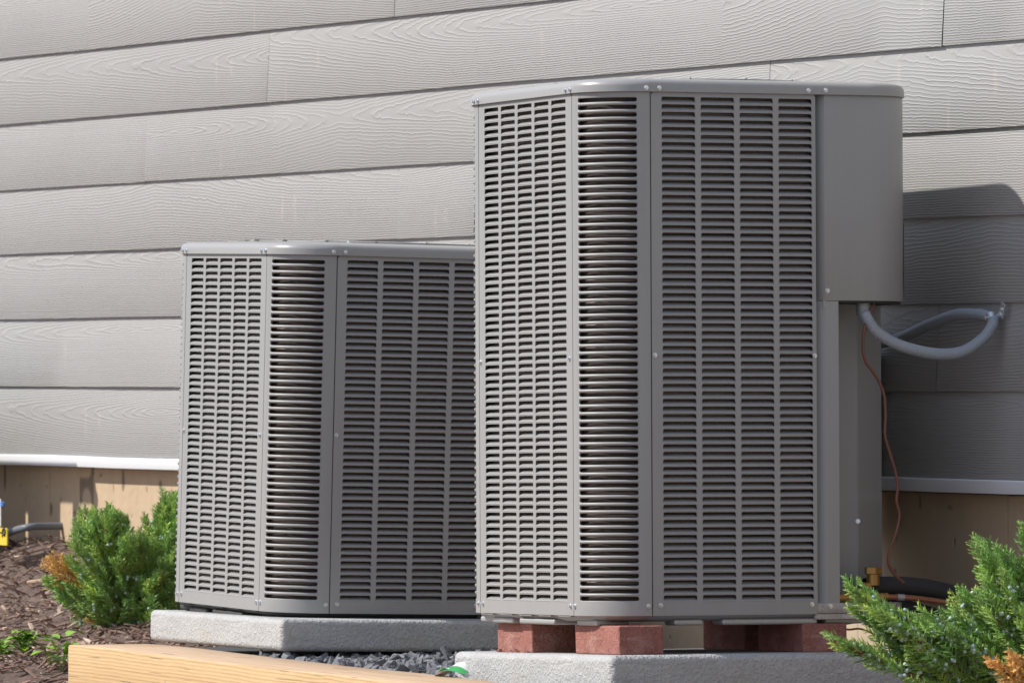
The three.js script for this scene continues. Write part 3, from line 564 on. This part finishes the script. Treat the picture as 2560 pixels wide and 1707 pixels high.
{
  const hex = (r, hh, ch = 0.0012) => toCreasedNormals(merge([cyl(r, r, hh - 2 * ch, 6), cyl(r - ch, r, ch, 6).translate(0, hh / 2 - ch / 2, 0), cyl(r, r - ch, ch, 6).translate(0, -hh / 2 + ch / 2, 0)]), 0.3);
  const v = thing('service_valve', 'brass service valve with hex caps on the base pan corner', 'valve');
  const bx = 0.235, by = 0.1823, bz = 0.289;
  part(v, 'valve_body', merge([cyl(0.0085, 0.0085, 0.026, 16).translate(bx, 0.178, 0.2865), cyl(0.0095, 0.0095, 0.075, 14).rotateX(Math.PI / 2).translate(bx - 0.012, 0.166, 0.325), rbox(0.020, 0.022, 0.024, 0.005, bx, 0.171, 0.283), cyl(0.0075, 0.0075, 0.04, 14).rotateX(Math.PI / 2).translate(bx, 0.1685, 0.262)]), brass);
  const c1 = part(v, 'cap', merge([hex(0.0172, 0.0135), cyl(0.0130, 0.0130, 0.022, 18).translate(0, -0.017, 0)]), brass, 'tall brass hex cap'); c1.position.set(bx, 0.2185, 0.2722); c1.rotation.y = 0.35;
  const c2 = part(v, 'cap', hex(0.0118, 0.0125), brass); c2.position.set(bx, 0.1895, 0.2872); c2.rotation.y = 0.1;
  part(v, 'cap', cyl(0.0082, 0.0086, 0.02, 18).rotateZ(Math.PI / 2).translate(bx + 0.012, 0.1735, 0.293), brass);
  const s = thing('valve_core', 'small brass fitting in the dark recess halfway up the tall unit', 'fitting');
  const q = L1(0.290, 0.398, -0.166); part(s, 'stem', hex(0.0075, 0.012).rotateZ(Math.PI / 2).translate(q[0], q[1], q[2]), brass); part(s, 'cap', cyl(0.006, 0.006, 0.006, 12).rotateZ(Math.PI / 2).translate(q[0] + 0.008, q[1], q[2]), brass);
  const l = thing('refrigerant_pipe', 'thin copper liquid pipe running right from the brass valve', 'pipe');
  part(l, 'pipe', tube([[bx, 0.1685, 0.275], [bx, 0.168, 0.25], [bx, 0.1665, 0.215], [bx, 0.164, 0.18], [bx, 0.159, 0.14], [bx + 0.01, 0.150, 0.08]], 0.0055, 40, 12), copper);
  part(l, 'joint', tube([[bx, 0.1672, 0.222], [bx, 0.1662, 0.207]], 0.0066, 8, 12), galv);
  const l2 = thing('insulated_pipe', 'thick black foam-insulated pipe behind the brass valve', 'pipe');
  part(l2, 'insulation', tube([[bx - 0.03, 0.186, 0.275], [bx - 0.03, 0.1885, 0.25], [bx - 0.03, 0.1885, 0.20], [bx - 0.03, 0.184, 0.15], [bx - 0.03, 0.176, 0.11], [bx - 0.03, 0.165, 0.07]], 0.0175, 40, 14), rubber);
  const l3 = thing('insulated_pipe', 'lower black foam-insulated pipe dropping behind the juniper', 'pipe');
  part(l3, 'insulation', tube([[bx - 0.05, 0.150, 0.27], [bx - 0.05, 0.147, 0.22], [bx - 0.05, 0.138, 0.17], [bx - 0.05, 0.120, 0.11], [bx - 0.05, 0.09, 0.05]], 0.020, 30, 12), rubber);
  const l4 = thing('copper_pipe', 'bare copper pipe running below the base pan corner', 'pipe');
  part(l4, 'pipe', tube([[bx, 0.120, 0.34], [bx, 0.124, 0.30], [bx, 0.1245, 0.22], [bx, 0.117, 0.10]], 0.006, 30, 10), copper);
  const l5 = thing('ground_wire', 'thin copper wire curling under the base pan onto the pad', 'wire');
  part(l5, 'wire', tube([[bx, 0.110, 0.345], [bx, 0.106, 0.325], [bx, 0.107, 0.30], [bx + 0.01, 0.099, 0.28], [bx + 0.01, 0.085, 0.262]], 0.0022, 30, 6), copper);
}

// ---------------------------------------------------------------- utility pipe, and a meter mostly out of view that shades the foundation at left
{
  const grey = std({ color: lin(0.15, 0.165, 0.185), roughness: 0.5 });
  const p = thing('utility_pipe', 'dark grey pipe bending into the concrete foundation at far left', 'pipe');
  part(p, 'pipe', tube([[-5.28, 0.1995, -0.04], [-5.28, 0.1995, 0.015], [-5.277, 0.199, 0.04], [-5.283, 0.196, 0.058], [-5.33, 0.190, 0.066], [-5.45, 0.172, 0.066], [-5.75, 0.13, 0.066]].map(([x, y, z]) => [x, y, z]), 0.0095, 60, 12), grey);
  part(p, 'sleeve', tube([[-5.44, 0.178, 0.066], [-5.56, 0.161, 0.066]], 0.0130, 10, 12), grey);
  const m = thing('mostly_unseen_meter', 'mostly unseen utility meter with yellow warning tag and white blue label, cut by left edge', 'meter');
  const mg = std({ color: lin(0.42, 0.44, 0.45), roughness: 0.5 });
  part(m, 'unseen_meter_body', merge([rbox(0.245, 0.60, 0.03, 0.008, -5.5425, 0.265, 0.25), rbox(0.62, 0.60, 0.03, 0.008, -6.0, 0.265, 0.25), box(0.10, 0.05, 0.02, -5.675, 0.55, 0.25)]), mg);  // out of view; split panels sized for the broad shadow on the foundation
  part(m, 'unseen_arm', cyl(0.022, 0.022, 0.9, 14).rotateZ(Math.PI / 2).translate(-5.60, 0.578, 0.25), mg);  // out of view; its shadow joins the one under the flashing
  part(m, 'unseen_riser', cyl(0.0205, 0.0205, 0.56, 16).translate(-5.300, 0.30, 0.25), mg);  // out of view; placed for the narrow shadow band on the foundation
  part(m, 'valve', new THREE.SphereGeometry(0.033, 14, 10).scale(1, 1.2, 1).translate(-5.288, 0.505, 0.25), mg);  // out of view; shaped for the bulge in that shadow band
  part(m, 'unseen_vent_cap', cyl(0.028, 0.006, 0.070, 14).translate(-5.160, 0.533, 0.25), mg);  // out of view; cone placed for the pointed shadow below the flashing
  part(m, 'tag_post', box(0.012, 0.30, 0.012, -5.20, 0.17, 0.225), mg);
  const tag = part(m, 'warning_tag', box(0.13, 0.044, 0.003, -5.045, 0.180, 0.215), std({ color: lin(0.72, 0.52, 0.03), roughness: 0.5 }), 'yellow warning tag with black print');
  const black = std({ color: lin(0.02, 0.02, 0.02), roughness: 0.6 });
  part(tag, 'print', merge([new THREE.TorusGeometry(0.009, 0.0025, 6, 18).translate(-4.998, 0.192, 0.218), box(0.014, 0.003, 0.002, -5.025, 0.19, 0.2175), box(0.004, 0.016, 0.002, -5.012, 0.186, 0.2175)]), black);
  part(m, 'label', box(0.12, 0.07, 0.003, -5.085, 0.240, 0.217), std({ color: lin(0.75, 0.77, 0.8), roughness: 0.5 }), 'white label with blue edge');
  part(m, 'label_clip', rbox(0.024, 0.012, 0.006, 0.002, -5.012, 0.262, 0.217), std({ color: lin(0.03, 0.14, 0.42), roughness: 0.5 }));
}

// ---------------------------------------------------------------- junipers
function sprigGeo(seed, len) {
  const r = rng(seed), list = [];
  const cone = (x, y, z, dx, dy, dz, l, w) => { const g = new THREE.CylinderGeometry(w * 0.25, w, l, 4, 1, true).translate(0, l / 2, 0); g.applyQuaternion(new THREE.Quaternion().setFromUnitVectors(new THREE.Vector3(0, 1, 0), new THREE.Vector3(dx, dy, dz).normalize())); list.push(plain(g.translate(x, y, z))); };
  cone(0, 0, 0, 0, 1, 0, len, 0.0013);
  const n = 11;
  for (let i = 0; i < n; i++) {
    const t = 0.12 + 0.86 * i / n, y = t * len, a = i * 2.4 + r(), up = 0.85 + r() * 0.5, l = len * (0.34 * (1 - t) + 0.12) * (0.8 + 0.4 * r());
    const dx = Math.cos(a), dz = Math.sin(a) * 0.55; cone(0, y, 0, dx, up, dz, l, 0.0015);
    const dl = Math.hypot(dx, up, dz);
    for (let k = 0; k < 4; k++) { const s = (0.2 + 0.2 * k) * l, b = k % 2 ? 1 : -1; const px = dx / dl * s, py = y + up / dl * s, pz = dz / dl * s; cone(px, py, pz, dx * 0.9 - dz * b * 0.8, up * 1.1, dz * 0.9 + dx * b * 0.8, l * 0.36 + 0.004, 0.0014); }
  }
  return merge(list);
}
const sprigs = [sprigGeo(1, 0.058), sprigGeo(2, 0.066)];
const leafMat = new THREE.MeshPhysicalMaterial({ side: THREE.DoubleSide, color: lin(1, 1, 1), roughness: 0.75, transmission: 0.3, thickness: 0 });
const barkMat = std({ color: lin(0.20, 0.11, 0.065), roughness: 0.9 });
function juniper(name, label, base, shoots, seed, opt) {
  const t = thing(name, label, 'shrub'); t.position.set(...base);
  const r = rng(seed), green = [[], []], deadL = [], berries = [], branch = [];
  for (const s of shoots) {
    const [dir, L] = s, dead = s[2] === 'dead', n = Math.round(L / 0.0085);
    const d0 = new THREE.Vector3(...dir).normalize(), bend = new THREE.Vector3((r() - 0.5) * 0.5, 0.25 + r() * 0.35, (r() - 0.5) * 0.5);
    const pAt = (u) => d0.clone().multiplyScalar(L * u).addScaledVector(bend, L * 0.28 * u * u);
    if (r() < 0.5 || dead) branch.push(plain(tube([pAt(0), pAt(0.35), pAt(0.7), pAt(0.96)].map((v) => v.toArray()), 0.0022 + 0.002 * r(), 8, 4)));
    for (let i = 0; i < n; i++) {
      const u = 0.22 + 0.78 * Math.pow(i / n, 0.75), p = pAt(u), tg = pAt(Math.min(1, u + 0.02)).sub(pAt(u - 0.02)).normalize();
      const sp = 0.055 * (1.1 - u) + 0.010; p.x += (r() - 0.5) * sp; p.y += (r() - 0.5) * sp; p.z += (r() - 0.5) * sp;
      const dv = tg.clone().add(new THREE.Vector3((r() - 0.5) * 1.5, (r() - 0.35) * 1.1, (r() - 0.5) * 1.5).multiplyScalar(0.35 + 0.65 * (1 - u))).normalize();
      const q = new THREE.Quaternion().setFromUnitVectors(new THREE.Vector3(0, 1, 0), dv).multiply(new THREE.Quaternion().setFromAxisAngle(new THREE.Vector3(0, 1, 0), r() * 6.28));
      const sc = (0.62 + 0.4 * r()) * (u > 0.9 ? 0.75 : 1);
      const e = [p, q, sc, u];
      (dead && u > 0.35 ? deadL : green[r() < 0.5 ? 0 : 1]).push(e);
      if (!dead && u > 0.4 && u < 0.93 && r() < (opt.berry ?? 0.3)) { const nb = 1 + Math.floor(r() * 4); for (let k = 0; k < nb; k++) berries.push(p.clone().addScaledVector(dv, 0.008 + 0.022 * r()).add(new THREE.Vector3((r() - 0.5) * 0.014, (r() - 0.5) * 0.014, (r() - 0.5) * 0.014))); }
    }
  }
  const M = new THREE.Matrix4(), c = new THREE.Color();
  const inst = (nm, geo, list, mat, colf, lab) => { const m = new THREE.InstancedMesh(geo, mat, list.length); list.forEach((e, i) => { if (e.isVector3) M.makeScale(1, 1, 1).setPosition(e.x, e.y, e.z); else M.compose(e[0], e[1], new THREE.Vector3(e[2], e[2], e[2])); m.setMatrixAt(i, M); colf(c, e); m.setColorAt(i, c); }); m.name = nm; m.userData = { kind: 'stuff' }; if (lab) m.userData.label = lab; t.add(m); };
  const gcol = (c, e) => { const b = 0.7 + 0.6 * r(), y = r(); c.setRGB((0.24 + 0.32 * y * y) * b, (0.45 + 0.26 * y * y) * b, (0.095 + 0.03 * y) * b); };
  inst('foliage', sprigs[0], green[0], leafMat, gcol); inst('foliage_001', sprigs[1], green[1], leafMat, gcol);
  if (deadL.length) inst('dead_foliage', sprigs[0], deadL, leafMat, (c) => { const b = 0.7 + 0.6 * r(); c.setRGB(0.80 * b, 0.50 * b, 0.15 * b); }, 'dry orange-brown foliage');
  inst('berry', new THREE.IcosahedronGeometry(0.0036, 1), berries, std({ color: lin(1, 1, 1), roughness: 0.65 }), (c) => { const b = 0.75 + 0.5 * r(); c.setRGB(0.46 * b, 0.56 * b, 0.53 * b); });
  part(t, 'branch', merge(branch), barkMat);
  return t;
}
{
  // left juniper, behind the shorter unit
  const r = rng(31), sh = [];
  for (let i = 0; i < 118; i++) { const a = r() * 6.283, e = Math.pow(r(), 0.75), x = Math.cos(a) * 1.2, z = Math.sin(a) * 0.8, up = 0.25 + 1.35 * e; const L = 0.140 + 0.100 * e + 0.075 * r() * r(); sh.push([[x, up, z], L]); }
  for (let i = 0; i < 40; i++) sh.push([[0.1 + r() * 0.7, 1.0 + r() * 0.6, -0.15 - r() * 0.85], 0.25 + 0.07 * r()]);
  for (let i = 0; i < 20; i++) sh.push([[-0.1 + r() * 0.5, 0.7 + r() * 0.5, 0.3 + r() * 0.4], 0.25 + 0.04 * r()]);
  for (let i = 0; i < 22; i++) sh.push([[0.1 + r() * 0.4, 1.0 + r() * 0.4, -0.05 - r() * 0.35], 0.24 + 0.06 * r()]);
  for (let i = 0; i < 3; i++) sh.push([[-0.5, 0.34 + 0.08 * r(), 0.75 + 0.1 * r()], 0.24]);
  for (let i = 0; i < 4; i++) sh.push([[-0.4 - 0.2 * r(), 0.45 + 0.55 * r(), 0.75 + 0.3 * r()], 0.22 + 0.04 * r(), 'dead']);
  juniper('juniper_shrub', 'green juniper shrub with blue berries and orange dead tips behind the shorter unit', [-3.40, -0.03, 0.43], sh, 61, { berry: 0.22 });
  // right juniper, nearest the camera
  const s2 = [], r2 = rng(57);
  for (let i = 0; i < 170; i++) { const a = r2() * 6.283, e = Math.pow(r2(), 0.85), zz = Math.sin(a); s2.push([[Math.cos(a), 0.22 + 1.15 * e, zz], 0.27 + 0.06 * e + 0.08 * r2()]); }
  for (let i = 0; i < 46; i++) s2.push([[-0.3 + 0.6 * r2(), 0.9 + 0.5 * r2(), -0.66 + 0.42 * r2()], 0.41 + 0.09 * r2()]);
  for (let i = 0; i < 16; i++) s2.push([[-0.2 + 0.4 * r2(), 0.30 + 0.26 * r2(), 0.95 + 0.2 * r2()], 0.36 + 0.07 * r2()]);
  for (let i = 0; i < 7; i++) s2.push([[-0.1 + 0.2 * r2(), 0.26 + 0.14 * r2(), 0.95 + 0.1 * r2()], 0.51 + 0.04 * r2()]);
  for (let i = 0; i < 2; i++) s2.push([[0.50 + 0.15 * r2(), 0.30 + 0.16 * r2(), 0.86 + 0.2 * r2()], 0.43, 'dead']);
  juniper('juniper_shrub', 'green juniper shrub thick with blue berries at the bottom right corner', [1.55, -0.070, 0.415], s2, 83, { berry: 0.9 });
}

// ---------------------------------------------------------------- small weeds in the mulch
function weed(label, pos, n, size, seed, shape) {
  const t = thing('weed', label, 'weed'); t.position.set(...pos); const r = rng(seed);
  const mat = std({ color: lin(0.22, 0.42, 0.03), roughness: 0.45 });
  for (let i = 0; i < n; i++) {
    const a = r() * 6.28, L = size * (0.6 + 0.6 * r()), w = L * shape, y0 = size * 0.2 + r() * size * 1.3, out = 0.2 + r() * 0.8;
    const rows = []; for (let k = 0; k <= 5; k++) { const u = k / 5, ww = w * Math.sin(Math.PI * Math.pow(u, 0.75)) * (u < 1 ? 1 : 0) + 0.0004, x = out * L * 0.4 + u * L, y = y0 + L * 0.55 * u - L * 0.5 * u * u; rows.push([[x, y + 0.12 * ww, -ww / 2], [x, y, 0], [x, y + 0.12 * ww, ww / 2]]); }
    part(t, 'leaf', grid(rows).rotateY(a), mat);
  }
  const stems = []; for (let i = 0; i < 5; i++) { const a = r() * 6.28, d = size * 0.5; stems.push(plain(tube([[0, -0.02, 0], [Math.cos(a) * d * 0.4, size * 0.6, Math.sin(a) * d * 0.4], [Math.cos(a) * d, size * 1.2, Math.sin(a) * d]], 0.0012, 8, 5))); }
  part(t, 'stem', merge(stems), mat);
}
weed('bright green leafy weed in the mulch left of the timber', [-3.06, gy(-3.06, 0.845) + 0.004, 0.845], 60, 0.036, 5, 0.75);
weed('small low weed at the left edge of the mulch', [-2.99, gy(-2.99, 0.92) + 0.002, 0.920], 34, 0.028, 6, 0.75);
weed('broad-leaved green weed beside the timber end', [-2.44, gy(-2.44, 0.97) + 0.004, 0.972], 18, 0.052, 8, 0.65);

for (const o of scene.children) { shade(o); o.traverse((c) => { delete c.userData.kids; }); }
renderer.render(scene, camera);
